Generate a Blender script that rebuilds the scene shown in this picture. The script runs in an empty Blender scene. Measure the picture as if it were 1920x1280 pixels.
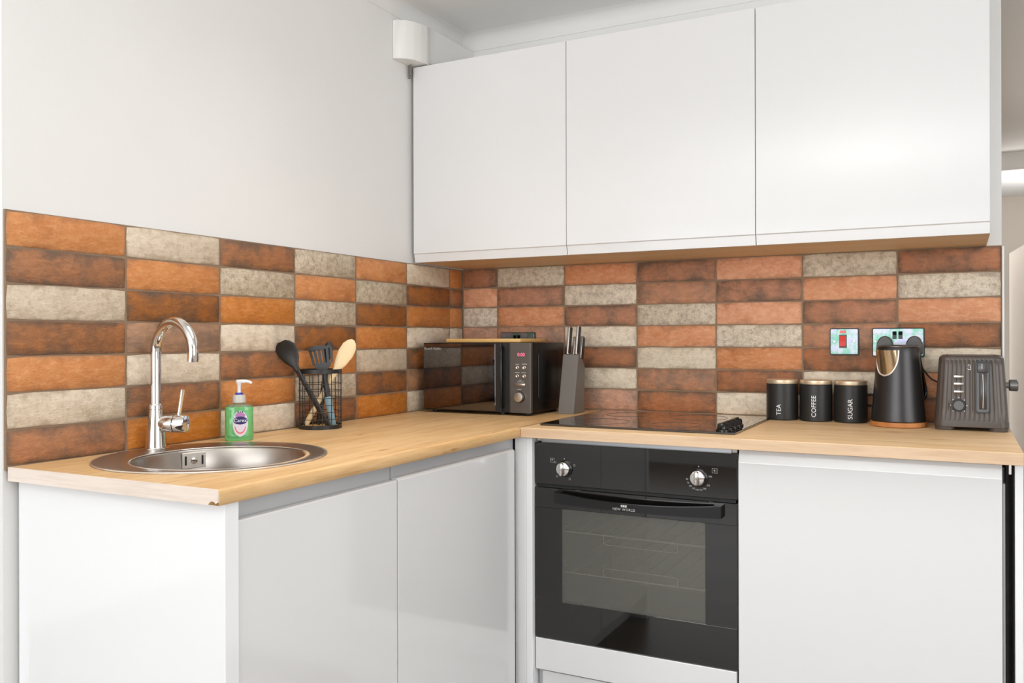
import bpy, bmesh, math, random
from mathutils import Vector, Matrix
random.seed(7)
PI = math.pi
SC = bpy.context.scene
COL = SC.collection

# ------------------------------------------------------------------ camera
cd = bpy.data.cameras.new('camera'); cam = bpy.data.objects.new('camera', cd); COL.objects.link(cam)
SC.camera = cam
F_PX, U0, V0 = 1585.0, 991.8, 633.8
cd.sensor_width = 36.0; cd.lens = 36.0 * F_PX / 1920
cd.shift_x = (960 - U0) / 1920; cd.shift_y = (V0 - 640) / 1920
cd.clip_start = .05; cd.clip_end = 60
cam.location = (1.7425, -2.8559, 1.1642)
cam.rotation_euler = (Matrix.Rotation(.4698, 4, 'Z') @ Matrix.Rotation(PI / 2, 4, 'X') @ Matrix.Rotation(-.0025, 4, 'Z')).to_euler()

# ------------------------------------------------------------------ light
SC.view_settings.view_transform = 'Standard'; SC.view_settings.look = 'None'
SC.view_settings.gamma = 1; SC.view_settings.use_curve_mapping = False
SC.view_settings.exposure = 0.0
w = bpy.data.worlds.new('world'); SC.world = w; w.use_nodes = True
w.node_tree.nodes['Background'].inputs[0].default_value = (.85, .93, 1, 1)
w.node_tree.nodes['Background'].inputs[1].default_value = 1.5

def area(name, loc, target, sx, sy, power, color=(1, 1, 1)):
    l = bpy.data.lights.new(name, 'AREA'); l.shape = 'RECTANGLE'; l.size = sx; l.size_y = sy
    l.energy = power; l.color = color
    o = bpy.data.objects.new(name, l); COL.objects.link(o); o.location = loc
    o.rotation_euler = (Vector(target) - Vector(loc)).to_track_quat('-Z', 'Y').to_euler()
    return o
area('window_light', (.7, -5.95, 1.22), (.7, 0, 1.22), 3.6, 1.6, 70, (.955, .98, 1))
area('side_fill_light', (4.3, -2.6, 1.5), (0, -1.6, 1.4), 2.2, 1.7, 36, (.97, .985, 1))  # added fill from the right, brightens the left wall and doors
area('bounce_fill_light', (1.25, -3.7, 1.4), (1.25, -3.5, 2.6), .5, .5, 50, (.965, .985, 1))  # added unseen fill aimed upwards to lift the ceiling
p_ = area('top_fill_light', (1.05, -1.25, 2.33), (1.05, -1.25, 0), 1.4, .8, 7.5, (1, .99, .97)); p_.data.spread = math.radians(105)  # added fill from above for the worktops, not a fitting of the room
area('hall_light', (2.9, 1.6, 2.2), (2.9, 1.6, 0), .6, .6, 52, (.98, .98, 1))
area('far_room_light', (2.3, 3.62, 1.9), (2.25, 3.75, 2.3), .7, .2, 4, (1, .97, .93))

# ------------------------------------------------------------------ helpers
def lin(c):
    return tuple(((v / 255) / 12.92 if v / 255 <= .04045 else ((v / 255 + .055) / 1.055) ** 2.4) for v in c) + (1,)

class MB:
    def __init__(s): s.bm = bmesh.new()
    def poly(s, pts):
        return s.bm.faces.new([s.bm.verts.new(p) for p in pts])
    def box(s, x0, x1, y0, y1, z0, z1, bev=0, seg=1, M=None):
        b = bmesh.new()
        bmesh.ops.create_cube(b, size=1)
        for v in b.verts:
            v.co = ((x0 + x1) / 2 + v.co.x * (x1 - x0), (y0 + y1) / 2 + v.co.y * (y1 - y0), (z0 + z1) / 2 + v.co.z * (z1 - z0))
        if bev: bmesh.ops.bevel(b, geom=list(b.edges), offset=bev, segments=seg, affect='EDGES', profile=.5)
        return s.merge(b, M)
    def merge(s, b, M=None):
        if M is not None: bmesh.ops.transform(b, matrix=M, verts=b.verts)
        mp = {v: s.bm.verts.new(v.co) for v in b.verts}
        for f in b.faces:
            try: s.bm.faces.new([mp[v] for v in f.verts])
            except ValueError: pass
        b.free(); return s
    def loft(s, rings, cap0=True, cap1=True, closed=True):
        R = [[s.bm.verts.new(p) for p in r] for r in rings]
        n = len(R[0])
        for a, b in zip(R, R[1:]):
            for i in range(n if closed else n - 1):
                j = (i + 1) % n
                s.bm.faces.new((a[i], a[j], b[j], b[i]))
        if cap0: s.bm.faces.new(R[0][::-1])
        if cap1: s.bm.faces.new(R[-1])
        return s
    def lathe(s, prof, c=(0, 0, 0), n=32, M=None, cap0=True, cap1=True):
        b = MB()
        b.loft([[(r * math.cos(2 * PI * i / n), r * math.sin(2 * PI * i / n), z) for i in range(n)] for r, z in prof], cap0, cap1)
        T = Matrix.Translation(c) @ (M if M is not None else Matrix.Identity(4))
        return s.merge(b.bm, T)
    def tube(s, pts, r, n=8, caps=True):
        pts = [Vector(p) for p in pts]
        rs = r if isinstance(r, (list, tuple)) else [r] * len(pts)
        up = None; rings = []
        for i, p in enumerate(pts):
            t = (pts[min(i + 1, len(pts) - 1)] - pts[max(i - 1, 0)]).normalized()
            if up is None:
                up = Vector((0, 0, 1)) if abs(t.z) < .9 else Vector((1, 0, 0))
            a = t.cross(up).normalized(); b = a.cross(t).normalized(); up = b
            rings.append([p + (a * math.cos(2 * PI * k / n) + b * math.sin(2 * PI * k / n)) * rs[i] for k in range(n)])
        return s.loft(rings, caps, caps)
    def ring(s, c, R, r, n=40, m=6, M=None):
        b = bmesh.new(); V = []
        for i in range(n):
            a = 2 * PI * i / n
            V.append([b.verts.new(((R + r * math.cos(2 * PI * k / m)) * math.cos(a), (R + r * math.cos(2 * PI * k / m)) * math.sin(a), r * math.sin(2 * PI * k / m))) for k in range(m)])
        for i in range(n):
            for k in range(m):
                b.faces.new((V[i][k], V[(i + 1) % n][k], V[(i + 1) % n][(k + 1) % m], V[i][(k + 1) % m]))
        return s.merge(b, Matrix.Translation(c) @ (M if M is not None else Matrix.Identity(4)))
    def prism(s, pts, d, axis='y', bev=0, M=None):
        """pts 2D in the plane normal to axis; d=(a,b) extent along the axis"""
        def P(u, v, t): return {'x': (t, u, v), 'y': (u, t, v), 'z': (u, v, t)}[axis]
        b = MB(); b.loft([[P(u, v, d[0]) for u, v in pts], [P(u, v, d[1]) for u, v in pts]])
        if bev: bmesh.ops.bevel(b.bm, geom=list(b.bm.edges), offset=bev, segments=1, affect='EDGES')
        return s.merge(b.bm, M)
    def build(s, name, mat, parent=None, org=(0, 0, 0), smooth=True, ang=32, M=None):
        if M is not None: bmesh.ops.transform(s.bm, matrix=M, verts=s.bm.verts)
        if org != (0, 0, 0): bmesh.ops.translate(s.bm, vec=-Vector(org), verts=s.bm.verts)
        bmesh.ops.recalc_face_normals(s.bm, faces=s.bm.faces)
        me = bpy.data.meshes.new(name); s.bm.to_mesh(me); s.bm.free()
        if smooth:
            me.polygons.foreach_set('use_smooth', [True] * len(me.polygons))
            me.set_sharp_from_angle(angle=math.radians(ang))
        me.materials.append(mat)
        o = bpy.data.objects.new(name, me); COL.objects.link(o)
        if parent: o.parent = parent
        return o

class Thing:
    """Empty at the base; parts are given in world coordinates (or local when loc_mode)"""
    def __init__(s, name, label, cat, loc, rz=0, group=None, local=False):
        s.e = bpy.data.objects.new(name, None); COL.objects.link(s.e)
        s.e.empty_display_size = .05
        s.e.location = loc; s.e.rotation_euler = (0, 0, rz)
        s.e['label'] = label; s.e['category'] = cat
        if group: s.e['group'] = group
        s.org = (0, 0, 0) if local else tuple(loc)
    def part(s, name, mb, mat, parent=None, label=None, **k):
        o = mb.build(name, mat, parent or s.e, s.org, **k)
        if label: o['label'] = label
        return o

def tag(o, label, cat, group=None):
    o['label'] = label; o['category'] = cat
    if group: o['group'] = group
    return o
def struct(name, mb, mat, parent=None, **k):
    o = mb.build(name, mat, parent, **k)
    if not parent: o['kind'] = 'structure'
    return o

def rrect(x0, x1, y0, y1, r, n=4):
    P = []
    for cx, cy, a0 in ((x1 - r, y1 - r, 0), (x0 + r, y1 - r, PI / 2), (x0 + r, y0 + r, PI), (x1 - r, y0 + r, 1.5 * PI)):
        for i in range(n + 1):
            a = a0 + PI / 2 * i / n
            P.append((cx + r * math.cos(a), cy + r * math.sin(a)))
    return P

def text_mb(s, size, fn, align='CENTER', spacing=1.0):
    c = bpy.data.curves.new('lettering', 'FONT'); c.body = s; c.size = size
    c.align_x = align; c.align_y = 'CENTER'; c.resolution_u = 3; c.space_character = spacing
    o = bpy.data.objects.new('lettering', c); COL.objects.link(o)
    me = bpy.data.meshes.new_from_object(o)
    m = MB(); m.bm.from_mesh(me)
    bmesh.ops.subdivide_edges(m.bm, edges=[e for e in m.bm.edges if e.calc_length() > size * .35], cuts=2)
    for v in m.bm.verts: v.co = fn(v.co.x, v.co.y)
    bpy.data.objects.remove(o); bpy.data.curves.remove(c); bpy.data.meshes.remove(me)
    return m

# ------------------------------------------------------------------ materials
class N:
    def __init__(s, name):
        s.m = bpy.data.materials.new(name); s.m.use_nodes = True
        s.t = s.m.node_tree; s.b = s.t.nodes['Principled BSDF']
    def n(s, typ, **k):
        x = s.t.nodes.new(typ)
        for a, v in k.items(): setattr(x, a, v)
        return x
    def l(s, a, b): s.t.links.new(a, b)
    def set(s, **k):
        for a, v in k.items(): s.b.inputs[a.replace('_', ' ')].default_value = v
    def math(s, op, a, b=None, clamp=False):
        x = s.n('ShaderNodeMath', operation=op); x.use_clamp = clamp
        for i, v in enumerate((a, b)):
            if v is None: continue
            if isinstance(v, (int, float)): x.inputs[i].default_value = v
            else: s.l(v, x.inputs[i])
        return x.outputs[0]
    def mix(s, f, a, b, mode='MIX'):
        x = s.n('ShaderNodeMix', data_type='RGBA', blend_type=mode)
        for i, v in ((0, f), (6, a), (7, b)):
            if isinstance(v, (int, float)): x.inputs[i].default_value = v
            elif isinstance(v, tuple): x.inputs[i].default_value = v
            else: s.l(v, x.inputs[i])
        return x.outputs[2]
    def ramp(s, f, a, b, ca=0.0, cb=1.0):
        x = s.n('ShaderNodeMapRange'); x.clamp = True
        s.l(f, x.inputs[0]); x.inputs[1].default_value = a; x.inputs[2].default_value = b
        x.inputs[3].default_value = ca; x.inputs[4].default_value = cb
        return x.outputs[0]
    def coords(s, scale=(1, 1, 1), kind='Object', rand=False):
        tc = s.n('ShaderNodeTexCoord'); mp = s.n('ShaderNodeMapping'); mp.inputs['Scale'].default_value = scale
        src = tc.outputs[kind]
        if rand:
            oi = s.n('ShaderNodeObjectInfo'); va = s.n('ShaderNodeVectorMath', operation='ADD')
            cx = s.n('ShaderNodeCombineXYZ')
            s.l(s.math('MULTIPLY', oi.outputs['Random'], 37.0), cx.inputs[0]); s.l(s.math('MULTIPLY', oi.outputs['Random'], 91.0), cx.inputs[2])
            s.l(src, va.inputs[0]); s.l(cx.outputs[0], va.inputs[1]); src = va.outputs[0]
        s.l(src, mp.inputs[0]); return mp.outputs[0]
    def noise(s, vec, scale, detail=3, rough=.55):
        x = s.n('ShaderNodeTexNoise'); s.l(vec, x.inputs['Vector'])
        x.inputs['Scale'].default_value = scale; x.inputs['Detail'].default_value = detail; x.inputs['Roughness'].default_value = rough
        return x.outputs[0]
    def bump(s, h, dist, strength=1.0):
        x = s.n('ShaderNodeBump'); x.inputs['Distance'].default_value = dist; x.inputs['Strength'].default_value = strength
        s.l(h, x.inputs['Height']); s.l(x.outputs[0], s.b.inputs['Normal'])

def plain(name, rgb, rough=.5, metal=0, coat=0, spec=.5, noise=None, emit=0):
    m = N(name); c = lin(rgb) if max(rgb) > 1 else tuple(rgb) + (1,)
    m.set(Base_Color=c, Roughness=rough, Metallic=metal, Coat_Weight=coat, Specular_IOR_Level=spec)
    if emit: m.set(Emission_Color=c, Emission_Strength=emit)
    if noise:
        sc, dist = noise
        m.bump(m.noise(m.coords(), sc, 3), dist)
    return m.m

def wallpaint(name, rgb, rough=.6):
    m = N(name); v = m.coords()
    n1 = m.noise(v, 2.2, 4); c = lin(rgb)
    m.l(m.mix(m.ramp(n1, .3, .7), tuple(x * .97 for x in c[:3]) + (1,), c), m.b.inputs['Base Color'])
    m.set(Roughness=rough); m.bump(m.noise(v, 60, 4), .0012, .35)
    return m.m

def tile_mat(kind, side):
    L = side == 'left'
    pal = {  # right palette pinker and lightened against cabinet shade: lighting put into the colour
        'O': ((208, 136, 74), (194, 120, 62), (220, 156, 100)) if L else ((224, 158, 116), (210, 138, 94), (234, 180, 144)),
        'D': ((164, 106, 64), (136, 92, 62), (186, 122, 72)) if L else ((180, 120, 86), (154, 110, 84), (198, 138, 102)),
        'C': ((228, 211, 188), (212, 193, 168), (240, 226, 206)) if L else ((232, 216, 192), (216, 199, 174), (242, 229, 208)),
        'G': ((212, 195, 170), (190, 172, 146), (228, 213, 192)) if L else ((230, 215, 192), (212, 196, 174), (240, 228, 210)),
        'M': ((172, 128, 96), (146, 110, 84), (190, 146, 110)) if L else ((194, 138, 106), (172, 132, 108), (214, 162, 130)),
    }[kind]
    m = N('tile_' + kind + '_' + side); v = m.coords(rand=True)
    a, b, c = [lin(x) for x in pal]
    n1 = m.noise(v, 12, 4, .65); n2 = m.noise(v, 48, 6, .72); n3 = m.noise(v, 170, 4, .75)
    vs = m.coords((1, 1, 2.2), rand=True); n4 = m.noise(vs, 34, 5, .7)
    col = m.mix(m.ramp(n1, .35, .65), a, b)
    col = m.mix(m.ramp(n4, .45, .7, 0, .8), col, c)
    dk = lin((96, 80, 66))
    if kind == 'G':
        col = m.mix(m.ramp(n2, .47, .64, 0, .5), col, lin((134, 116, 98)))
        col = m.mix(m.ramp(n3, .54, .66, 0, .6), col, lin((108, 92, 76)))
    elif kind == 'C':
        col = m.mix(m.ramp(n2, .50, .68, 0, .38), col, lin((168, 148, 122)))
        col = m.mix(m.ramp(n3, .57, .68, 0, .5), col, lin((126, 108, 92)))
    elif kind == 'M':
        col = m.mix(m.ramp(n1, .46, .66, 0, .6), col, lin((128, 108, 94)))
        col = m.mix(m.ramp(n3, .6, .74, 0, .35), col, dk)
    else:
        col = m.mix(m.ramp(n3, .56, .70, 0, .4), col, lin((120, 72, 42)))
        col = m.mix(m.ramp(n2, .58, .75, 0, .35), col, b)
    # darker fired rim of the tile
    tc = m.n('ShaderNodeTexCoord'); sp = m.n('ShaderNodeSeparateXYZ'); m.l(tc.outputs['Generated'], sp.inputs[0])
    ex = m.math('POWER', m.math('MULTIPLY', m.math('ABSOLUTE', m.math('SUBTRACT', sp.outputs[0], .5)), 2), 12)
    ez = m.math('POWER', m.math('MULTIPLY', m.math('ABSOLUTE', m.math('SUBTRACT', sp.outputs[2], .5)), 2), 3)
    e = m.math('MAXIMUM', ex, ez)
    nn = m.math('MULTIPLY', m.math('SUBTRACT', n1, .5), 3.4)
    f = m.ramp(m.math('ADD', e, nn), *(((.08, .95, 0, .8)) if kind == 'D' else (.40, 1.15, 0, .45)))
    col = m.mix(f, col, dk if kind == 'D' else lin((130, 96, 70)) if kind in 'OM' else lin((150, 132, 110)))
    # tile to tile tone
    oi = m.n('ShaderNodeObjectInfo'); hs = m.n('ShaderNodeHueSaturation')
    m.l(m.ramp(oi.outputs['Random'], 0, 1, .88, 1.08), hs.inputs['Value']); m.l(m.ramp(oi.outputs['Random'], 0, 1, 1.1, .93), hs.inputs['Saturation'])
    m.l(col, hs.inputs['Color']); m.l(hs.outputs[0], m.b.inputs['Base Color'])
    m.set(Roughness=.5, Specular_IOR_Level=.4)
    m.l(m.ramp(n2, .3, .7, .38, .6), m.b.inputs['Roughness'])
    h = m.math('ADD', m.math('MULTIPLY', n2, .5), m.math('ADD', n4, m.math('MULTIPLY', n3, .25)))
    m.bump(h, .005, .8)
    return m.m

def wood(name, axis, base=(222, 184, 136), dark=(186, 140, 92), light=(234, 202, 158), rough=.42, knots=True):
    m = N(name)
    s = {'x': (1.6, 26, 26), 'y': (26, 1.6, 26)}[axis]
    s2 = {'x': (.9, 7, 7), 'y': (7, .9, 7)}[axis]
    s3 = {'x': (4, 16, 16), 'y': (16, 4, 16)}[axis]
    v = m.coords(s); v2 = m.coords(s2); v3 = m.coords(s3)
    n1 = m.noise(v, 3.5, 6, .62); n2 = m.noise(v2, 2.0, 4, .6); n3 = m.noise(v3, 2.2, 2, .5); n4 = m.noise(v, 11, 4, .6)
    col = m.mix(m.ramp(n2, .36, .64), lin(base), lin(light))
    col = m.mix(m.ramp(n1, .47, .68, 0, .5), col, lin(dark))
    col = m.mix(m.ramp(n4, .5, .7, 0, .2), col, lin(dark))
    if knots: col = m.mix(m.ramp(n3, .66, .73, 0, .55), col, lin((156, 110, 66)))
    m.l(col, m.b.inputs['Base Color']); m.set(Roughness=rough, Specular_IOR_Level=.35); m.bump(n1, .0006, .25)
    return m.m

PAINT = wallpaint('white_wall_paint', (232, 230, 227))
CEIL = wallpaint('ceiling_paint', (240, 240, 238))
BEIGE = wallpaint('beige_wall_paint', (205, 194, 180))
GLOSS = plain('white_gloss_door', (224, 223, 222), .13, coat=.3)
GLOSS2 = plain('white_gloss_panel', (240, 240, 240), .12, coat=.4)
CARC = plain('white_carcass_board', (232, 231, 229), .45)
RAIL = plain('grey_rail', (196, 197, 199), .35, metal=.25)
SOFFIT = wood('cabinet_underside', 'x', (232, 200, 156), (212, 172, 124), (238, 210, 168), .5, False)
GROUT = plain('grout', (142, 118, 96), .9, noise=(300, .0006))
WORKX = wood('oak_laminate_along_back', 'x')
WORKY = wood('oak_laminate_along_left', 'y', (214, 172, 118), (178, 130, 78), (226, 188, 138))
EDGEX = wood('oak_front_edge', 'x', (214, 182, 148), (188, 150, 116), (224, 194, 162), .5, False)
EDGEW = wood('pale_end_strip', 'x', (228, 212, 198), (206, 186, 170), (236, 222, 210), .55, False)
CHIP = plain('raw_chipboard', (150, 112, 58), .9, noise=(400, .001))
RIM_GLINT = plain('rim_glint', (236, 230, 222), .22, metal=.8)  # paler than the sink steel: rim highlights put into the colour
STEEL = plain('brushed_steel', (196, 190, 184), .27, metal=1)
STEELW = plain('warm_steel_lid', (232, 214, 186), .38, metal=.75)
SPOUTM = plain('warm_chrome', (244, 222, 186), .14, metal=.9)
CHROME = plain('chrome', (226, 222, 218), .06, metal=1)
BLKGLASS = plain('black_glass', (17, 16, 15), .03, spec=.85)
MWGLASS = plain('mirror_black_glass', (116, 116, 120), .03, metal=1)
HOBGLASS = plain('hob_glass', (14, 13, 13), .02, coat=1.0, spec=.8)
BLKCASE = plain('black_case_paint', (12, 12, 12), .3, spec=.3)
BLKPL = plain('black_plastic', (24, 23, 22), .4)
BLKSH = plain('black_shiny_plastic', (16, 16, 17), .16)
BLKMATT = plain('black_matt_metal', (44, 43, 42), .42, metal=.3)
RACK = plain('rack_wire', (235, 230, 222), .3, metal=.2)
KETTLE = plain('kettle_paint', (66, 64, 64), .33, metal=.75)
MWGREY = plain('microwave_grey', (98, 94, 90), .3, metal=.5)
TOASTER = plain('toaster_grey', (84, 75, 69), .36, metal=.15)
TOASTD = plain('toaster_recess', (74, 71, 70), .3, metal=.3)
KBGREY = plain('knife_block_grey', (112, 105, 98), .5)
WHITEPL = plain('white_plastic', (232, 230, 226), .35)
WHITEINK = plain('white_print', (235, 235, 235), .5)
GREYINK = plain('grey_print', (190, 188, 184), .5)
BAMBOO = wood('bamboo', 'x', (226, 178, 108), (204, 150, 82), (236, 192, 124), .4, False)
BASEWD = wood('walnut_ring', 'x', (190, 122, 66), (160, 96, 48), (200, 136, 80), .35, False)
SPOONWD = plain('beech_wood', (236, 210, 165), .5)
NYLON = plain('black_nylon', (32, 29, 28), .4)
BLUEGR = plain('blue_grey_rubber', (128, 156, 166), .5)
RED = plain('red_rocker', (226, 44, 34), .3)
REDLED = plain('red_display', (255, 110, 150), .4, emit=.8)
DARK = plain('dark_void', (18, 17, 17), .6)
CABLE = plain('black_cable', (22, 20, 20), .45)
def filmplate():
    m = N('filmed_chrome'); v = m.coords()
    n1 = m.noise(v, 28, 3, .6); n2 = m.noise(v, 60, 3, .6)
    c = m.mix(m.ramp(n1, .42, .58), lin((92, 130, 114)), lin((140, 140, 148)))
    c = m.mix(m.ramp(n2, .55, .66, 0, .7), c, lin((128, 122, 158)))
    m.l(c, m.b.inputs['Base Color']); m.set(Metallic=.8, Roughness=.3); m.bump(n2, .001, .5); return m.m
FILM = filmplate()
def liquid():
    m = N('green_soap'); m.set(Base_Color=lin((138, 232, 158)), Roughness=.06, Transmission_Weight=.72, IOR=1.35, Coat_Weight=.6)
    return m.m
SOAP = liquid()
def clearpl():
    m = N('frosted_cap'); m.set(Base_Color=lin((226, 222, 214)), Roughness=.25, Transmission_Weight=.3, IOR=1.4); return m.m
CAPPL = clearpl()
SHOULD = clearpl(); SHOULD.node_tree.nodes['Principled BSDF'].inputs['Base Color'].default_value = lin((206, 228, 200)); SHOULD.node_tree.nodes['Principled BSDF'].inputs['Transmission Weight'].default_value = .85
def pane(name, tint, gl=.03):
    m = bpy.data.materials.new(name); m.use_nodes = True; t = m.node_tree; t.nodes.clear()
    o = t.nodes.new('ShaderNodeOutputMaterial'); mx = t.nodes.new('ShaderNodeMixShader'); fr = t.nodes.new('ShaderNodeFresnel'); fr.inputs[0].default_value = 1.45
    tr = t.nodes.new('ShaderNodeBsdfTransparent'); tr.inputs[0].default_value = tint; g = t.nodes.new('ShaderNodeBsdfGlossy'); g.inputs['Roughness'].default_value = gl
    df = t.nodes.new('ShaderNodeBsdfDiffuse'); df.inputs[0].default_value = lin((150, 147, 138)); m2 = t.nodes.new('ShaderNodeMixShader'); m2.inputs[0].default_value = .24
    t.links.new(tr.outputs[0], m2.inputs[1]); t.links.new(df.outputs[0], m2.inputs[2])
    t.links.new(fr.outputs[0], mx.inputs[0]); t.links.new(m2.outputs[0], mx.inputs[1]); t.links.new(g.outputs[0], mx.inputs[2]); t.links.new(mx.outputs[0], o.inputs[0])
    return m
OVENPANE = pane('oven_pane', (.85, .84, .80, 1))
def floormat():
    m = N('floor_planks'); v = m.coords()
    br = m.n('ShaderNodeTexBrick'); m.l(v, br.inputs['Vector']); br.inputs['Scale'].default_value = 1
    br.inputs['Brick Width'].default_value = 1.2; br.inputs['Row Height'].default_value = .13; br.inputs['Mortar Size'].default_value = .003
    br.inputs['Color1'].default_value = lin((104, 84, 66)); br.inputs['Color2'].default_value = lin((84, 68, 54)); br.inputs['Mortar'].default_value = lin((60, 50, 40))
    m.l(br.outputs[0], m.b.inputs['Base Color']); m.set(Roughness=.35); return m.m
FLOOR = floormat()

# ------------------------------------------------------------------ structure
ZC = 2.345
YE = -1.797          # free end of the left wall
XE = 1.858           # free end of the back wall
struct('floor', MB().box(-1.7, 4.4, -6.1, 4.7, -.05, 0), FLOOR, smooth=False)
struct('ceiling', MB().box(-1.7, 4.4, -6.1, 3.363, ZC, ZC + .05), CEIL, smooth=False)
struct('ceiling_far_room', MB().box(1.6, 4.4, 3.48, 4.7, 2.235, 2.29), CEIL, smooth=False)
wl = struct('wall_left', MB().box(-.16, -.009, YE, .15, 0, ZC), PAINT, smooth=False)
wb = struct('wall_back', MB().box(-.009, XE, .009, .15, 0, ZC), PAINT, smooth=False)
struct('wall_return', MB().box(-1.7, -.16, YE, YE + .12, 0, ZC), PAINT, smooth=False)
struct('wall_alcove', MB().box(-1.7, -1.6, -6.1, YE, 0, ZC), PAINT, smooth=False)
struct('wall_right', MB().box(4.35, 4.45, -1.3, 4.7, 0, ZC).box(4.35, 4.45, -6.1, -3.9, 0, ZC).box(4.35, 4.45, -3.9, -1.3, 0, .5), PAINT, smooth=False)
struct('wall_behind', MB().box(-1.7, -1.25, -6.1, -6.0, 0, ZC).box(2.65, 4.4, -6.1, -6.0, 0, ZC).box(-1.25, 2.65, -6.1, -6.0, 0, .35), PAINT, smooth=False)
struct('wall_hall_side', MB().box(1.74, XE - .004, .15, 3.363, 0, ZC), BEIGE, smooth=False)
struct('wall_hall_lintel', MB().box(1.85, 4.4, 3.363, 3.48, 2.2326, ZC), PAINT, smooth=False)
struct('wall_far', MB().box(1.6, 4.4, 4.56, 4.68, 0, 2.235), BEIGE, smooth=False)
# coving: concave quarter profile, along the left and the back wall
def coving(name, f, a, b):
    P = [(0, 0), (.052, 0)]
    for i in range(7):
        t = PI / 2 * i / 6
        P.append((.050 - .046 * math.sin(t), -.001 - .052 * (1 - math.cos(t))))
    P += [(.003, -.056), (0, -.056)]
    m = MB(); m.loft([[f(u, v, a) for u, v in P], [f(u, v, b) for u, v in P]])
    return struct(name, m, PAINT)
coving('trim_1', lambda u, v, t: (-.009 + u, t, ZC + v), YE, .009)
coving('trim_2', lambda u, v, t: (t, .009 - u, ZC + v), -.009, XE)
struct('trim_3', MB().box(XE, XE + .006, -.004, .02, .902, 1.432, .001), WHITEPL)

# ------------------------------------------------------------------ tiles
TW, TH = .2838, .0758
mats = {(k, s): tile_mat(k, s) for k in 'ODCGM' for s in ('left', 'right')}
def tile_mesh(w_, h_, seed):
    """cushioned hand-made tile, long axis x, face towards -y, centre at origin, face plane y=0"""
    rnd = random.Random(seed); hx, hz = w_ / 2, h_ / 2; m = MB()
    nx = max(2, int(round(w_ / .05)))
    out = []
    for i in range(nx): out.append((-hx + w_ * i / nx, -hz, 0, -1))
    for i in range(2): out.append((hx, -hz + h_ * i / 2, 1, 0))
    for i in range(nx): out.append((hx - w_ * i / nx, hz, 0, 1))
    for i in range(2): out.append((-hx, hz - h_ * i / 2, -1, 0))
    j = lambda s: rnd.uniform(-s, s)
    base, mid, top = [], [], []
    for k, (x, z, nx_, nz_) in enumerate(out):
        corner = abs(abs(x) - hx) < 1e-6 and abs(abs(z) - hz) < 1e-6
        q = (.0018 if corner else 0)
        dx, dz = j(.0006), j(.0009)
        x2 = x - math.copysign(q, x) + dx; z2 = z - math.copysign(q, z) + dz
        base.append((x2, .0075, z2)); mid.append((x2, .0022, z2))
        sx = 1 - .0035 / hx if abs(abs(x) - hx) < 1e-6 else 1
        sz = 1 - .0032 / hz if abs(abs(z) - hz) < 1e-6 else 1
        top.append((x2 * sx, j(.0005), z2 * sz))
    m.loft([base, mid, top], False, True)
    bmesh.ops.recalc_face_normals(m.bm, faces=m.bm.faces)
    me = bpy.data.meshes.new('tile'); m.bm.to_mesh(me); m.bm.free()
    me.polygons.foreach_set('use_smooth', [True] * len(me.polygons)); me.set_sharp_from_angle(angle=math.radians(50))
    return me
TM = {}
def tile(par, side, kind, cx, cz, w_, along):
    key = (round(w_, 4), kind, side, random.randrange(4) if w_ > .27 else 0)
    if key not in TM:
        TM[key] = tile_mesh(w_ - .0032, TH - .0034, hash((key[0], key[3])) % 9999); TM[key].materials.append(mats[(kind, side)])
    o = bpy.data.objects.new('tile', TM[key]); COL.objects.link(o); o.parent = par
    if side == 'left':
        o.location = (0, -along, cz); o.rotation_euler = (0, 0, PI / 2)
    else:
        o.location = (along, 0, cz)
    return o
left_cols = [('ODOCDMG', .0, .0936), ('CDOCDMG', .0936, .3774), ('OGDOCDO', .3774, .6612), ('GOGDOGD', .6612, .945),
             ('DGOCDOC', .945, 1.2288), ('CODMCDO', 1.2288, 1.5126), ('ODCDOCD', 1.5126, 1.7945)]
ZL, ZR = 1.4322, 1.4349
for rows, a, b in left_cols:
    for j, k in enumerate(rows):
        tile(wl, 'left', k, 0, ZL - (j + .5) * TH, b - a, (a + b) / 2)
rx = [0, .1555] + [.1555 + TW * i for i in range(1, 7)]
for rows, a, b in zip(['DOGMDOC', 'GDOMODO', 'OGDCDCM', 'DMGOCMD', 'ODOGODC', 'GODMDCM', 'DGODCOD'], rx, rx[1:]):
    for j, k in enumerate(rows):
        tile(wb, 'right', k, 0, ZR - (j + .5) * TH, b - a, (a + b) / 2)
struct('grout', MB().box(-.009, -.0028, -1.7942, .0, .895, ZL + .0005), GROUT, wl, smooth=False)
struct('grout', MB().box(-.003, XE - .0005, .0028, .009, .895, ZR + .0005), GROUT, wb, smooth=False)

# ------------------------------------------------------------------ worktops
ZW = .902; CT = .0285; XL = .596; YB = -.655; YL = -1.7905
SKC, SKR = (.263, -1.494), .246
def slab_hole(outer, hole, z0, z1):
    m = MB(); b = m.bm
    for z in (z0, z1):
        vo = [b.verts.new((x, y, z)) for x, y in outer]; vh = [b.verts.new((x, y, z)) for x, y in hole]
        es = [b.edges.new((r[i], r[(i + 1) % len(r)])) for r in (vo, vh) for i in range(len(r))]
        bmesh.ops.triangle_fill(b, edges=es, use_beauty=True)
        if z == z0: lo = (vo, vh)
    for A, B in ((lo[0], vo), (lo[1], vh)):
        for i in range(len(A)): b.faces.new((A[i], A[(i + 1) % len(A)], B[(i + 1) % len(A)], B[i]))
    return m
t = Thing('worktop', 'oak effect worktop on the left run around the sink, pale strip on its end', 'worktop', (.3, -1.2, ZW - CT))
hole = [(SKC[0] + .2 * math.cos(2 * PI * i / 40), SKC[1] + .2 * math.sin(2 * PI * i / 40)) for i in range(40)]
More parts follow.
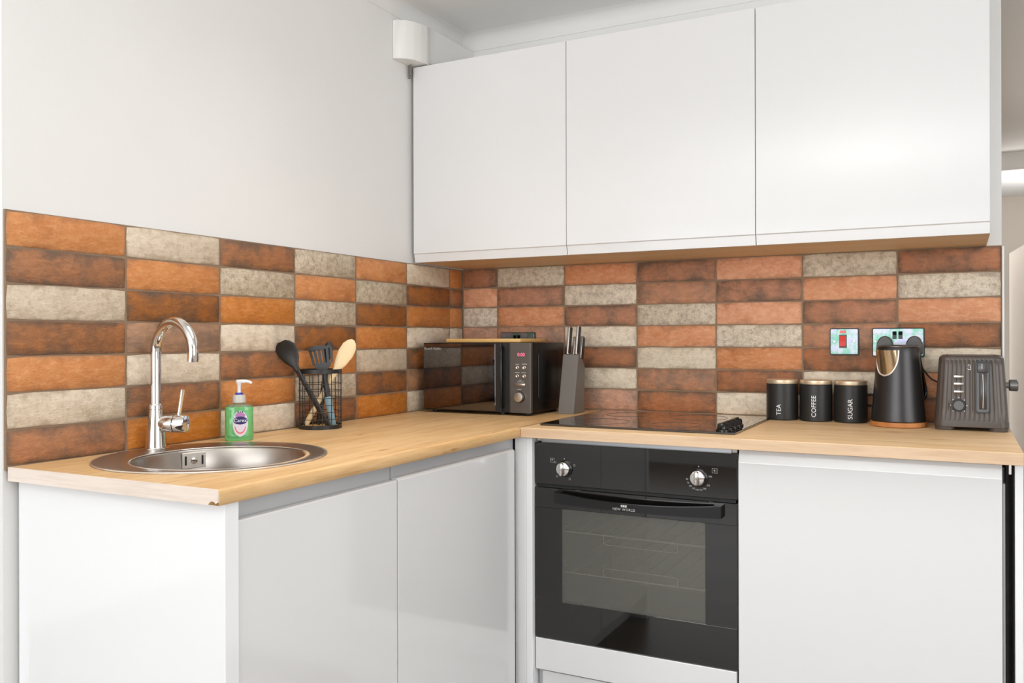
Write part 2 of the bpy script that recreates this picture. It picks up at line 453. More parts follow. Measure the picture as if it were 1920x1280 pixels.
# rounded front nosing: slab stops short, the nose carries the profile
t.part('top_board', slab_hole([(.001, YL + .002), (XL - .012, YL + .002), (XL - .012, -.001), (.001, -.001)], hole, ZW - CT, ZW), WORKY, smooth=False)
nose = [(XL - .012, ZW), (XL - .006, ZW - .0005), (XL - .002, ZW - .0025), (XL, ZW - .007), (XL, ZW - CT + .004), (XL - .002, ZW - CT), (XL - .012, ZW - CT)]
m = MB(); m.loft([[(u, YL + .002, v) for u, v in nose], [(u, YB - .0006, v) for u, v in nose]]); t.part('front_edge', m, WORKY)
es = [(.0, ZW - CT), (XL - .024, ZW - CT)] + [(XL - .0145 + .0095 * math.cos(a), ZW - CT + .0075 * math.sin(a)) for a in (PI * .88, PI * .7, PI * .5, PI * .3, PI * .15)] + \
     [(XL - .0015, ZW - CT + .006), (XL - .001, ZW - .010), (XL - .0025, ZW - .002), (XL - .004, ZW), (0, ZW)]
m = MB(); m.prism(es, (YL - .0012, YL + .002), 'y'); t.part('end_strip', m, EDGEW, label='pale peeling end strip with a chipped corner', smooth=False)
m = MB(); m.prism([(XL - .024, ZW - CT + .0003), (XL - .0015, ZW - CT + .0003), (XL - .0015, ZW - CT + .007), (XL - .014, ZW - CT + .0085)], (YL + .0012, YL + .0025), 'y'); t.part('chip', m, CHIP, smooth=False, label='bare brown chipped corner')
t2 = Thing('worktop', 'oak effect worktop along the back wall carrying hob, canisters and toaster', 'worktop', (1.2, -.33, ZW - CT))
t2.part('top_board', MB().box(XL + .0002, 1.874, YB + .003, -.001, ZW - CT, ZW, .0006).box(XL - .012 + .0002, XL + .0002, YB + .003, YB + .004, ZW - CT, ZW), WORKX, smooth=False)
t2.part('front_edge', MB().box(XL + .0004, 1.874, YB, YB + .003, ZW - CT, ZW - .0004, .0008), EDGEX, label='paler laminated front edge', smooth=False)

# ------------------------------------------------------------------ base units
def panels(m, x0, x1, y0, y1, z0, z1, t_=.016, open_side='x+', top=False):
    m.box(x0, x1, y0, y1, z0, z0 + t_)
    if open_side == 'x+':
        m.box(x0, x1, y0, y0 + t_, z0 + t_, z1).box(x0, x1, y1 - t_, y1, z0 + t_, z1).box(x0, x0 + t_, y0 + t_, y1 - t_, z0 + t_, z1)
    else:
        m.box(x0, x0 + t_, y0, y1, z0 + t_, z1).box(x1 - t_, x1, y0, y1, z0 + t_, z1).box(x0 + t_, x1 - t_, y1 - t_, y1, z0 + t_, z1)
    if top: m.box(x0 + t_, x1 - t_, y0, y1 - t_, z1 - t_, z1)
    return m
DX = .585
XR = .566
# end panel
t = Thing('end_panel', 'glossy white end panel under the worktop overhang beside the sink', 'panel', (.3, -1.755, 0))
t.part('board', MB().box(.001, .589, -1.770, -1.7375, 0, ZW - CT - .0005, .0008), GLOSS2, smooth=False)
def left_unit(y0, y1, lab, z_rail, chamf):
    t = Thing('base_cabinet', lab, 'cabinet', (.3, (y0 + y1) / 2, 0))
    t.part('carcass', panels(MB(), .01, .545, y0 + .001, y1 - .001, .12, .852), CARC, smooth=False)
    prof = [(DX - .020, .10), (DX, .10), (DX, .8355), (DX - chamf, .8355 + chamf * .8), (DX - .020, .8355 + chamf * .8)]
    d = t.part('door', MB().prism(prof, (y0 + .0012, y1 - .0012), 'x' if 0 else 'y', .0008), GLOSS, smooth=False) if 0 else None
    m = MB(); m.loft([[(u, y0 + .0015, v) for u, v in prof], [(u, y1 - .0015, v) for u, v in prof]])
    bmesh.ops.bevel(m.bm, geom=list(m.bm.edges), offset=.0009, segments=1, affect='EDGES')
    t.part('door', m, GLOSS, smooth=False)
    t.part('handle_rail', MB().box(XR - .016, XR - .002, y0 + .001, (y1 - .001 if y1 < -1 else -.6415), .80, z_rail, .0006), RAIL, label='grey recessed grip rail', smooth=False)
    t.part('plinth', MB().box(.50, .516, y0, y1, 0, .1), CARC, smooth=False)
    return t
left_unit(-1.7365, -1.2500, 'white gloss base cabinet under the sink beside the end panel', .8732, .002)
t = left_unit(-1.2490, -.6690, 'white gloss base cabinet between the sink cabinet and the corner post', .8665, .006)
# corner post
t = Thing('corner_post', 'white corner post between the left doors and the oven', 'post', (.6, -.64, 0))
t.part('post', MB().box(.570, .606, -.6405, -.60, 0, ZW - CT - .0005, .001), CARC, smooth=False)
t.part('filler', MB().box(.6065, .6262, -.6395, -.60, 0, ZW - CT - .0005, .001), GLOSS2, smooth=False)
# oven
OX0, OX1, OY = .6285, 1.2225, -.625
t = Thing('oven', 'built-in black glass oven with two chrome knobs below the hob', 'oven', (.9255, -.35, .29))
m = MB(); m.box(OX0 + .02, OX1 - .02, OY + .03, -.08, .300, .315).box(OX0 + .02, OX1 - .02, OY + .03, -.08, .72, .735)
m.box(OX0 + .02, OX0 + .035, OY + .03, -.08, .315, .72).box(OX1 - .035, OX1 - .02, OY + .03, -.08, .315, .72).box(OX0 + .035, OX1 - .035, -.1, -.08, .315, .72)
t.part('cavity', m, plain('oven_enamel', (168, 165, 158), .45), smooth=False)
t.part('control_panel', MB().box(OX0, OX1, OY, OY + .02, .7365, .8583, .001), BLKGLASS, smooth=False)
t.part('casing', MB().box(OX0 + .01, OX1 - .01, OY + .022, -.10, .74, .855), DARK, smooth=False)
wx0, wx1, wz0, wz1 = .7155, 1.1375, .397, .668
m = MB(); dz0, dz1 = .2875, .7265
m.box(OX0, OX1, OY, OY + .022, dz0, wz0, .0008).box(OX0, OX1, OY, OY + .022, wz1, dz1, .0008)
m.box(OX0, wx0, OY + .0002, OY + .022, wz0, wz1).box(wx1, OX1, OY + .0002, OY + .022, wz0, wz1)
d = t.part('door', m, BLKGLASS, smooth=False)
t.part('window_pane', MB().box(wx0, wx1, OY + .0006, OY + .004, wz0, wz1), OVENPANE, d, smooth=False)
t.part('trim_strip', MB().box(OX0 + .004, OX1 - .004, OY + .004, OY + .02, .7275, .7357), DARK, smooth=False)
for z, s in ((.595, -1), (.475, 1)):
    m = MB(); r = .0016
    for y in (-.585, -.12): m.tube([(OX0 + .05, y, z), (OX1 - .05, y, z)], r, 6)
    for x in (OX0 + .05, OX1 - .05): m.tube([(x, -.585, z), (x, -.12, z)], r, 6)
    for i in range(9):
        x = OX0 + .10 + i * .0493; m.tube([(x, -.585, z), (x, -.12, z)], r * .7, 5)
    m.tube([(.83, -.588, z), (.83, -.588, z + s * .022), (.84, -.588, z + s * .026), (1.04, -.588, z + s * .026), (1.05, -.588, z + s * .022), (1.05, -.588, z)], r * .8, 6)
    t.part('wire_rack', m, RACK)
# bowed handle
rings = []
for i in range(17):
    s = i / 16; x = .700 + .4855 * s; bow = 1 - (2 * s - 1) ** 2
    y0, y1 = OY - .010 - .026 * bow, OY - .022 - .026 * bow
    top = .7205 - .012 * bow + (.0 if 0 else 0)
    rings.append([(x, y0, .6875), (x, y1, .6875), (x, y1 - .001, top), (x, y0, top)])
m = MB(); m.loft(rings); m.box(.700, .722, OY - .012, OY, .6875, .7205).box(1.1635, 1.1855, OY - .012, OY, .6875, .7205)
h = t.part('handle', m, BLKSH, label='bowed black handle bar', ang=20)
yh = OY - .0495
m = text_mb('NEW WORLD', .0098, lambda x, y: (.925 + x, yh - .0006, .694 + y), spacing=1.1)
for k in range(3): m.box(.9165 + k * .006, .9215 + k * .006, yh - .0008, yh, .7005, .7065)
t.part('lettering', m, GREYINK, h, smooth=False)
for kx, kz in ((.7241, .7860), (1.1199, .7885)):
    R = Matrix.Rotation(PI / 2, 4, 'X')
    t.part('knob_ring', MB().lathe([(.0238, 0), (.0238, .003), (.022, .0045)], (kx + .0015, OY, kz - .0005), 36, R), BLKSH)
    k = t.part('knob', MB().lathe([(.0208, .003), (.0208, .012), (.0195, .0145), (.017, .0155)], (kx, OY, kz), 36, R), CHROME, label='chrome control knob')
    m = MB(); m.box(kx - .0058, kx + .0058, OY - .029, OY - .014, kz - .019, kz + .019, .0042, 3); t.part('grip', m, CHROME, k)
m = MB()
def outline(m, x0, x1, z0, z1, w_=.0005):
    y0, y1 = OY - .0006, OY
    m.box(x0, x1, y0, y1, z0, z0 + w_).box(x0, x1, y0, y1, z1 - w_, z1).box(x0, x0 + w_, y0, y1, z0, z1).box(x1 - w_, x1, y0, y1, z0, z1)
outline(m, .6785, .6915, .802, .814); m.box(.683, .687, OY - .0006, OY, .808, .8108)
outline(m, 1.1565, 1.1705, .8035, .8165); m.box(1.1598, 1.1672, OY - .0006, OY, .8095, .8105).box(1.163, 1.164, OY - .0006, OY, .8063, .8137)
for x, z in ((.7241, .8145), (1.1199, .8185)): m.lathe([(.0014, 0), (.0014, .0006)], (x, OY, z), 10, Matrix.Rotation(PI / 2, 4, 'X'))
for a in (150, 225, 300, 20):
    x, z = .7241 + .0335 * math.cos(math.radians(a)), .786 + .0335 * math.sin(math.radians(a))
    outline(m, x - .0025, x + .0025, z - .0025, z + .0025)
for a, s in ((190, '50'), (208, '75'), (226, '100'), (244, '125'), (262, '150'), (280, '175'), (300, '200'), (325, '225'), (10, '250')):
    x, z = 1.1199 + .0325 * math.cos(math.radians(a)), .788 + .0325 * math.sin(math.radians(a))
    b = text_mb(s, .0062, lambda u, v: (x + u, OY - .0006, z + v)); m.merge(b.bm)
t.part('dial_marks', m, GREYINK, smooth=False)['kind'] = 'stuff'
# strip above and panels below the oven
t = Thing('oven_housing', 'white housing around the oven with a grey rail on top and a filler below', 'cabinet', (.9255, -.35, 0))
t.part('top_rail', MB().box(OX0 + .012, OX1 - .018, -.606, -.59, .8445, ZW - CT - .0005, .0006), RAIL, smooth=False)
t.part('bracket', MB().box(OX0 + .001, OX0 + .014, -.612, -.607, .861, .8725, .001), plain('clear_bracket', (205, 200, 188), .4), smooth=False)
t.part('bracket', MB().box(OX1 - .016, OX1 - .002, -.612, -.607, .859, .8725, .001), plain('clear_bracket', (205, 200, 188), .4), smooth=False)
t.part('filler_panel', MB().box(OX0 + .001, OX1 - .002, OY, OY + .018, .1915, .2835, .0012), GLOSS, smooth=False)
t.part('lower_rail', MB().box(OX0 + .001, OX1 - .001, -.600, -.585, .02, .20), RAIL, smooth=False)
t.part('lower_panel', MB().box(OX0 + .019, OX1 - .002, -.616, -.601, .02, .186, .001), GLOSS, smooth=False)
t.part('side_board', MB().box(.610, .6265, -.598, -.02, .0, .873), CARC, smooth=False)
t.part('side_board', MB().box(1.2235, 1.2395, -.604, -.02, .0, .873), CARC, smooth=False)
# integrated appliance and its door
t = Thing('integrated_appliance', 'appliance behind a wide white gloss door below the canisters and toaster', 'appliance', (1.53, -.33, 0))
prof = [(OY + .02, .06), (OY, .06), (OY, .8367), (OY + .009, .8690), (OY + .02, .8690)]
m = MB(); m.loft([[(1.2262, u, v) for u, v in prof], [(1.8325, u, v) for u, v in prof]])
bmesh.ops.bevel(m.bm, geom=list(m.bm.edges), offset=.001, segments=1, affect='EDGES')
t.part('door', m, GLOSS, smooth=False)
t.part('body', MB().box(1.246, 1.842, -.585, -.03, .03, .862, .004), plain('appliance_black', (34, 32, 32), .35), smooth=False)
t.part('door_seal', MB().box(1.8338, 1.8385, OY + .006, -.585, .08, .825), plain('seal_grey', (150, 150, 148), .5), smooth=False)
t.part('hinge_bracket', MB().box(1.846, 1.852, -.61, -.59, .846, .873, .0006), STEEL, smooth=False)
t = Thing('end_panel', 'white side panel right of the appliance gap at the worktop end', 'panel', (1.865, -.33, 0))
t.part('board', MB().box(1.8575, 1.8745, -.628, -.001, 0, ZW - CT - .0005, .0008), GLOSS2, smooth=False)

# ------------------------------------------------------------------ wall units
WF = -.345; WZ0, WZ1 = 1.4355, 2.132
for i, (x0, x1, lab) in enumerate(((.0051, .6045, 'white gloss wall cabinet next to the left wall above the microwave'), (.6055, 1.2130, 'white gloss wall cabinet in the middle above the oven and hob'), (1.2140, 1.8180, 'white gloss wall cabinet on the right above canisters and kettle'))):
    t = Thing('wall_cabinet', lab, 'cabinet', ((x0 + x1) / 2, -.17, WZ0))
    m = MB(); m.box(x0, x1, WF + .0205, .0085, WZ0 + .0005, WZ0 + .016)
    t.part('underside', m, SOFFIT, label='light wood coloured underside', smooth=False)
    m = MB(); m.box(x0, x0 + .016, WF + .0205, .0085, WZ0 + .0165, WZ1).box(x1 - .016, x1, WF + .0205, .0085, WZ0 + .0165, WZ1)
    m.box(x0 + .016, x1 - .016, WF + .0205, .0085, WZ1 - .016, WZ1).box(x0 + .016, x1 - .016, .0, .0085, WZ0 + .0165, WZ1 - .016)
    t.part('carcass', m, CARC, smooth=False)
    prof = [(WF + .020, WZ1), (WF, WZ1), (WF, 1.4672), (WF + .0045, 1.4650), (WF + .009, WZ0), (WF + .020, WZ0)]
    m = MB(); a, b = x0 + .0006, x1 - .0006
    m.loft([[(a, u, v) for u, v in prof], [(b, u, v) for u, v in prof]])
    bmesh.ops.bevel(m.bm, geom=list(m.bm.edges), offset=.0007, segments=1, affect='EDGES')
    t.part('door', m, GLOSS, smooth=False)

# ------------------------------------------------------------------ ventilation duct and cable in the corner
t = Thing('ventilation_duct', 'boxy white duct with a rounded end in the corner above the first wall cabinet', 'duct', (.03, -.2, 2.15))
P = [(-.0085, -.449), (.012, -.444), (.034, -.428), (.050, -.404), (.060, -.374), (.0635, -.345), (.0635, -.325), (-.0085, -.325)]
m = MB(); m.prism(P, (2.137, 2.271), 'z', .0015)
t.part('end_cap', m, WHITEPL, ang=40)
t.part('channel', MB().box(-.0085, .050, -.3245, .0085, 2.152, 2.2835, .003, 2), WHITEPL, smooth=False)
m = MB(); m.tube([(.0, -.36, 2.09), (.0, -.36, 2.1365)], .0042, 8).tube([(.010, -.366, 2.10), (.010, -.366, 2.1365)], .003, 8)
tag(m.build('cable', CABLE.copy() if 0 else plain('grey_conduit', (120, 116, 110), .5)), 'short grey cable stub hanging under the white duct beside the wall cabinet', 'cable')

# ------------------------------------------------------------------ sink
t = Thing('sink', 'round stainless steel sink with overflow plate set into the left worktop', 'sink', (SKC[0], SKC[1], ZW))
BC, BR = (.288, -1.494), .187
n = 64
def circ(c, r, z, k=0): return [(c[0] + r * math.cos(2 * PI * i / n), c[1] + r * math.sin(2 * PI * i / n), z) for i in range(n)]
def lerp(a, b, s): return (a[0] + (b[0] - a[0]) * s, a[1] + (b[1] - a[1]) * s)
R = [circ(SKC, SKR, ZW + .0003), circ(SKC, SKR - .001, ZW + .0022), circ(SKC, SKR - .006, ZW + .0042), circ(lerp(SKC, BC, .15), SKR - .013, ZW + .0038),
     circ(lerp(SKC, BC, .9), BR + .021, ZW + .0036), circ(lerp(SKC, BC, .95), BR + .016, ZW + .0018), circ(BC, BR + .006, ZW + .0014), circ(BC, BR + .002, ZW + .0002),
     circ(BC, BR - .001, ZW - .006), circ(BC, BR - .006, ZW - .05), circ(BC, BR - .014, ZW - .12), circ(BC, BR - .028, ZW - .148), circ(BC, BR - .055, ZW - .158), circ(BC, .045, ZW - .160), circ(BC, .035, ZW - .166)]
m = MB(); m.loft(R, False, True)
t.part('bowl', m, plain('sink_steel', (176, 168, 160), .3, metal=1), ang=60)
m = MB(); m.ring((SKC[0], SKC[1], ZW + .0022), SKR - .0012, .0017, 96, 6); t.part('outer_rim_glint', m, RIM_GLINT)  # thin ring added as the highlight along the rim
m = MB(); m.ring((BC[0], BC[1], ZW + .0004), BR + .0008, .0013, 96, 6); t.part('bowl_edge_glint', m, RIM_GLINT)
t.part('drain', MB().lathe([(.034, -.1655), (.034, -.162), (.028, -.1615), (.01, -.164)], (BC[0], BC[1], ZW), 32), CHROME)
oa = math.radians(157.5)
OM = Matrix.Translation((BC[0] + (BR - .0085) * math.cos(oa), BC[1] + (BR - .0085) * math.sin(oa), .8765)) @ Matrix.Rotation(oa - PI / 2, 4, 'Z')
# local: x across the plate, -y faces the middle of the bowl
m = MB(); m.box(-.0275, .0275, -.0012, .0012, -.0185, .0185, .001)
t.part('overflow_plate', m, plain('pale_plate', (206, 198, 188), .35, metal=.4), M=OM, smooth=False)
for x in (-.0195, .0195):
    t.part('overflow_slot', MB().prism(rrect(x - .0021, x + .0021, -.011, .011, .0018), (-.0020, -.0011), 'y'), DARK, M=OM, smooth=False)
t.part('overflow_screw', MB().lathe([(.0075, .001), (.0075, .003), (.005, .004)], (0, 0, 0), 24, Matrix.Rotation(PI / 2, 4, 'X')), CHROME, M=OM)

# ------------------------------------------------------------------ tap
TX, TY = .046, -1.470
ZT = ZW + .004
t = Thing('tap', 'chrome swan neck mixer tap standing at the wall side of the sink', 'tap', (TX, TY, ZT), local=True)
t.part('body', MB().lathe([(.031, 0), (.031, .001), (.0235, .002), (.0228, .008), (.0205, .04), (.0175, .075), (.0155, .092)], (0, 0, 0), 40), CHROME)
t.part('collar', MB().lathe([(.0155, .0922), (.0162, .093), (.0162, .103), (.015, .1055)], (0, 0, 0), 40), CHROME)
sp = [(0, 0, .105), (0, 0, .16), (0, 0, .20), (0, 0, .222)]
for i in range(1, 25):
    a = PI - (PI * 1.06) * i / 24
    sp.append((.068 + .068 * math.cos(a), 0, .228 + .070 * math.sin(a)))
ex, _, ez = sp[-1]; sp.append((ex - .001, 0, ez - .008))
t.part('spout', MB().tube(sp, .0126, 20), CHROME, ang=50, M=Matrix.Rotation(math.radians(-4), 4, 'Z'))
VM = Matrix.Translation((0, 0, .058)) @ Matrix.Rotation(math.radians(24), 4, 'Z') @ Matrix.Rotation(PI / 2, 4, 'Y')
t.part('valve', MB().lathe([(.013, .008), (.0195, .022), (.0212, .030), (.0212, .0465)], (0, 0, 0), 36), CHROME, M=VM)
t.part('seal_ring', MB().lathe([(.0196, .0465), (.0196, .0485)], (0, 0, 0), 36), DARK, M=VM)
cap = t.part('lever_cap', MB().lathe([(.0212, .0485), (.0212, .070), (.0195, .0745), (.012, .0755)], (0, 0, 0), 36), CHROME, M=VM)
LM = Matrix.Rotation(math.radians(24), 4, 'Z')
t.part('lever', MB().tube([(.056, 0, .076), (.0575, 0, .085), (.066, 0, .138)], [.0055, .0045, .0052], 14), CHROME, cap, M=LM, ang=50)

# ------------------------------------------------------------------ soap bottle
t = Thing('soap_bottle', 'pump bottle of green liquid soap behind the sink', 'bottle', (.083, -1.245, ZW), .74, local=True)
A_, B_ = .0355, .0215
def sec(k, z, q=2.6):
    P = []
    for i in range(40):
        a = 2 * PI * i / 40; c, s_ = math.cos(a), math.sin(a)
        P.append((A_ * k * math.copysign(abs(c) ** (2 / q), c), B_ * k ** .6 * math.copysign(abs(s_) ** (2 / q), s_), z))
    return P
def rnd_(r, z): return [(r * math.cos(2 * PI * i / 40), r * math.sin(2 * PI * i / 40), z) for i in range(40)]
m = MB(); m.loft([sec(.90, .0006), sec(.97, .003), sec(1, .008), sec(.985, .03), sec(.97, .055), sec(.985, .078), sec(.99, .083), sec(.93, .0875)])
t.part('soap_filled_body', m, SOAP, ang=60)
m = MB(); m.loft([sec(.93, .0878), sec(.78, .0915), sec(.60, .0935), rnd_(.0125, .0955), rnd_(.0115, .100)], True, False)
t.part('shoulder', m, SHOULD, ang=60)
def fr(x): return -B_ * .975 * (1 - min(.98, abs(x / (A_ * .975))) ** 2.6) ** (1 / 2.6)
def patch(w_, h_, cx, cz, off, y0=-1, y1=1, inner=0):
    m = MB(); rows = []
    for j in range(15):
        v = y0 + (y1 - y0) * j / 14; hw = w_ * math.sqrt(max(0, 1 - v * v)) + 1e-5
        rows.append([(cx + hw * (-1 + i / 5), fr(cx + hw * (-1 + i / 5)) - off, cz + h_ * v) for i in range(11)])
    return m.loft(rows, False, False, closed=False)
lb = t.part('label', patch(.0185, .034, .004, .045, .0006), plain('label_pale', (214, 204, 214), .4), ang=80, label='oval label in white, navy and pink')
t.part('label_top', patch(.012, .008, .004, .066, .0009), plain('label_lilac', (176, 120, 170), .4), lb, ang=80)
t.part('label_band', patch(.0172, .0105, .004, .053, .0010), plain('label_navy', (44, 34, 96), .4), lb, ang=80)
m = MB(); rows = []
for i in range(17):
    a = PI * 1.08 + PI * .84 * i / 16
    rows.append([(.004 + r_ * .0155 * math.cos(a), fr(.004 + r_ * .0155 * math.cos(a)) - .0010, .043 + r_ * .0255 * math.sin(a)) for r_ in (.80, .95)])
m.loft(rows, False, False, closed=False); t.part('label_arc', m, plain('label_coral', (226, 104, 110), .4), lb, ang=80)
t.part('lettering', text_mb('Carex', .0128, lambda x, y: (.004 + x, fr(.004 + x) - .0014, .053 + y)), WHITEINK, lb, smooth=False)
m = MB(); m.lathe([(.0012, 0), (.0012, .0004)], (0, 0, 0), 6)
cr = []
for k in (-1, 0, 1):
    x = .004 + k * .005
    cr.append(patch(.0017, .003, x, .0745, .0007))
mm = MB()
for c in cr: mm.merge(c.bm)
t.part('label_leaves', mm, plain('label_dark', (40, 60, 60), .5), lb, ang=80); m.bm.free()
t.part('collar', MB().lathe([(.0155, .0975), (.0165, .098), (.0165, .112), (.0155, .1175), (.012, .1185)], (0, 0, 0), 28), CAPPL, label='ribbed frosted collar')
t.part('blue_ring', MB().lathe([(.0098, .1187), (.0098, .1222), (.0075, .1235)], (0, 0, 0), 24), plain('cap_blue', (52, 62, 170), .35))
m = MB(); m.lathe([(.0048, .1236), (.0044, .136), (.0058, .146), (.0085, .150), (.0085, .1535), (.006, .1555)], (0, 0, 0), 20)
m.tube([(-.006, 0, .152), (.008, 0, .1525), (.020, 0, .1525), (.029, 0, .150), (.0325, 0, .1475)], [.0048, .005, .0042, .0036, .003], 10)
t.part('pump', m, WHITEPL, M=Matrix.Rotation(-.25, 4, 'Z'), ang=50)

# ------------------------------------------------------------------ utensil holder and utensils
CXY = Vector((.0695, -.917, 0)); RR = Vector((.8917, .4527, 0)); FF = Vector((-.4527, .8917, 0))
t = Thing('utensil_holder', 'round black wire utensil holder against the left wall tiles', 'holder', (CXY.x, CXY.y, ZW), local=True)
CR = .0605
t.part('rim', MB().loft([[(r * math.cos(2 * PI * i / 48), r * math.sin(2 * PI * i / 48), z) for i in range(48)] for r, z in ((CR + .0015, .161), (CR + .0015, .173), (CR - .001, .173), (CR - .001, .161), (CR + .0015, .161))], False, False), BLKMATT)
m = MB(); m.loft([[(r * math.cos(2 * PI * i / 48), r * math.sin(2 * PI * i / 48), z) for i in range(48)] for r, z in ((CR + .0015, 0), (CR + .0015, .012), (CR - .001, .012), (CR - .001, .004))], True, False)
t.part('base_band', m, BLKMATT)
t.part('base_mat', MB().lathe([(CR - .0015, .0042), (CR - .0015, .0065)], (0, 0, 0), 40), BAMBOO)
wm = None
for i in range(14):
    a = 2 * PI * (i + .3) / 14
    if wm is None:
        o = t.part('wire', MB().tube([(0, 0, .010), (0, 0, .163)], .0012, 6), BLKMATT); wm = o
    else:
        o = wm.copy(); COL.objects.link(o)
    o.location = (CR * math.cos(a), CR * math.sin(a), 0)
wm = None
for k in range(6):
    if wm is None:
        o = t.part('wire_ring', MB().ring((0, 0, 0), CR + .0012, .0010, 40, 5), BLKMATT); wm = o
    else:
        o = wm.copy(); COL.objects.link(o)
    o.location = (0, 0, .0285 + .0205 * k)

def cp(px, v, dep=0):  # a point of the utensils, in metres around the holder
    return CXY + RR * ((px - 597) / 652) + FF * dep + Vector((0, 0, 1.164 - (v - 634) / 641))
def frame(p0, p1):
    a = (p1 - p0); L = a.length; a.normalize(); w_ = a.cross(FF).normalized(); nrm = w_.cross(a).normalized()
    M = Matrix((w_, nrm, a)).transposed().to_4x4(); M.translation = p0
    return M, L
def paddle(prof, n=14):
    """prof: (z, half width, half thickness, bend)"""
    return MB().loft([[(hw * math.cos(2 * PI * i / n), bd + ht * math.sin(2 * PI * i / n), z) for i in range(n)] for z, hw, ht, bd in prof])
# solid spoon
p0, p1 = cp(616, 797, -.020), cp(537, 639, -.078); M_, L = frame(p0, p1)
sp_ = bpy.data.objects.new('serving_spoon', None); COL.objects.link(sp_); sp_.location = p0
tag(sp_, 'black solid serving spoon leaning left in the wire holder', 'spoon', None)
def upart(root, p0, name, mb, mat, M, **k):
    o = mb.build(name, mat, root, M=Matrix.Translation(-p0) @ M, **k); return o
upart(sp_, p0, 'handle', paddle([(0, .006, .003, 0), (.01, .0078, .0042, 0), (.10, .0078, .0045, 0), (.155, .0065, .004, 0), (L - .094, .0075, .0045, 0)]), NYLON, M_)
upart(sp_, p0, 'spoon_bowl', paddle([(L - .0935, .0078, .0046, 0), (L - .08, .0105, .0045, .002), (L - .062, .022, .004, .005), (L - .04, .0295, .0035, .008), (L - .02, .0290, .003, .006), (L - .008, .022, .0025, .003), (L, .012, .002, 0)]), NYLON, M_, ang=60)
# slotted turner
p0, p1 = cp(621, 799, .0), cp(594, 646, .008); M_, L = frame(p0, p1)
tr = bpy.data.objects.new('slotted_turner', None); COL.objects.link(tr); tr.location = p0
tag(tr, 'black slotted turner with blue-grey grip standing in the wire holder', 'turner')
upart(tr, p0, 'grip', paddle([(0, .005, .003, 0), (.006, .0105, .006, 0), (.05, .0105, .0075, 0), (.083, .0115, .0075, 0), (.088, .010, .006, 0)]), BLUEGR, M_).__setitem__('label', 'blue-grey lower grip')
upart(tr, p0, 'shaft', paddle([(.0882, .0095, .0055, 0), (.12, .0085, .005, 0), (L - .078, .0065, .0035, .004)]), NYLON, M_)
m = MB(); H0 = L - .078
m.prism([(-.007, H0), (.007, H0), (.022, H0 + .012), (.031, H0 + .024), (-.027, H0 + .024), (-.020, H0 + .012)], (.002, .005), 'y')
m.prism([(-.033, L - .012), (.035, L - .016), (.034, L - .004), (.012, L + .001), (-.012, L - .003), (-.033, L - .012 + .004)], (.002, .005), 'y')
for i in range(6):
    x0 = -.0275 + i * .0108; x1 = -.0325 + i * .0126
    m.prism([(x0 - .0033, H0 + .0235), (x0 + .0033, H0 + .0235), (x1 + .0038, L - .0118), (x1 - .0038, L - .0118)], (.002, .005), 'y')
upart(tr, p0, 'slotted_head', m, NYLON, M_, smooth=False)
# wooden spoon
p0, p1 = cp(566, 797, .016), cp(656, 636, .030); M_, L = frame(p0, p1)
ws = paddle([(0, .0045, .003, 0), (.004, .0085, .0042, 0), (.10, .0075, .0045, 0), (L - .125, .0072, .0045, 0), (L - .10, .011, .0045, 0), (L - .075, .019, .005, .001), (L - .045, .0235, .005, .002), (L - .022, .0215, .005, .002), (L - .007, .0135, .0042, .001), (L, .004, .002, 0)], 16)
tag(ws.build('wooden_spoon', SPOONWD, M=M_, ang=60), 'pale wooden spoon leaning right in the wire holder', 'spoon')
# masher-like tool behind
p0, p1 = cp(590, 797, .020), cp(608, 640, .042); M_, L = frame(p0, p1)
m = paddle([(0, .004, .003, 0), (.005, .008, .005, 0), (.12, .0075, .005, 0), (L - .06, .006, .004, 0), (L - .03, .014, .004, 0), (L - .01, .012, .003, 0), (L, .005, .002, 0)])
tag(m.build('cooking_tool', NYLON, M=M_, ang=60), 'black cooking tool mostly hidden behind the slotted turner', 'utensil')

# ------------------------------------------------------------------ microwave
MX0, MX1, MF, MB_ = .0395, .4665, -.335, -.062
Z0, Z1 = .9115, 1.1490
t = Thing('microwave', 'black microwave with mirror door and grey control panel in the corner', 'microwave', (.253, -.2, ZW))
t.part('body', MB().box(MX0 + .002, MX1, MF + .019, MB_, Z0, Z1, .004, 2), BLKCASE, ang=40)
m = MB(); m.prism(rrect(-.275, -.115, .945, 1.125, .018), (MX1 - .0002, MX1 + .0022), 'x', .0012)
t.part('side_emboss', m, BLKCASE, ang=40)
m = MB(); m.box(MX0, .3338, MF + .0012, MF + .018, Z0 + .001, Z1 - .001, .0012)
d = t.part('door', m, BLKSH, smooth=False)
t.part('door_glass', MB().box(MX0 + .0016, .3322, MF, MF + .0013, Z0 + .004, Z1 - .004, .0005), MWGLASS, d, smooth=False, label='mirror-black door window')
m = MB(); m.box(.3342, .3555, MF + .0005, MF + .018, Z0 + .001, Z1 - .001, .0015).box(.3555, .3885, MF + .012, MF + .018, Z0 + .001, Z1 - .001)
m.box(.3835, .3888, MF + .0012, MF + .012, Z0 + .001, Z1 - .001, .0008)
t.part('door_edge', m, BLKPL, d, smooth=False)
m = MB(); m.tube([(.3590, MF + .011, .929), (.3590, MF - .002, .932), (.3590, MF - .006, .945), (.3590, MF - .006, 1.118), (.3590, MF - .002, 1.131), (.3590, MF + .011, 1.134)], .0034, 10)
t.part('door_handle', m, BLKSH, d, ang=60)
t.part('lettering', text_mb('Russell Hobbs', .0125, lambda x, y: (.0435 + x, MF - .0007, 1.1285 + y), 'LEFT'), GREYINK, d, smooth=False)
cpn = t.part('control_panel', MB().box(.3892, MX1 + .0003, MF + .001, MF + .0185, Z0 + .0005, Z1 - .0005, .0012), MWGREY, smooth=False)
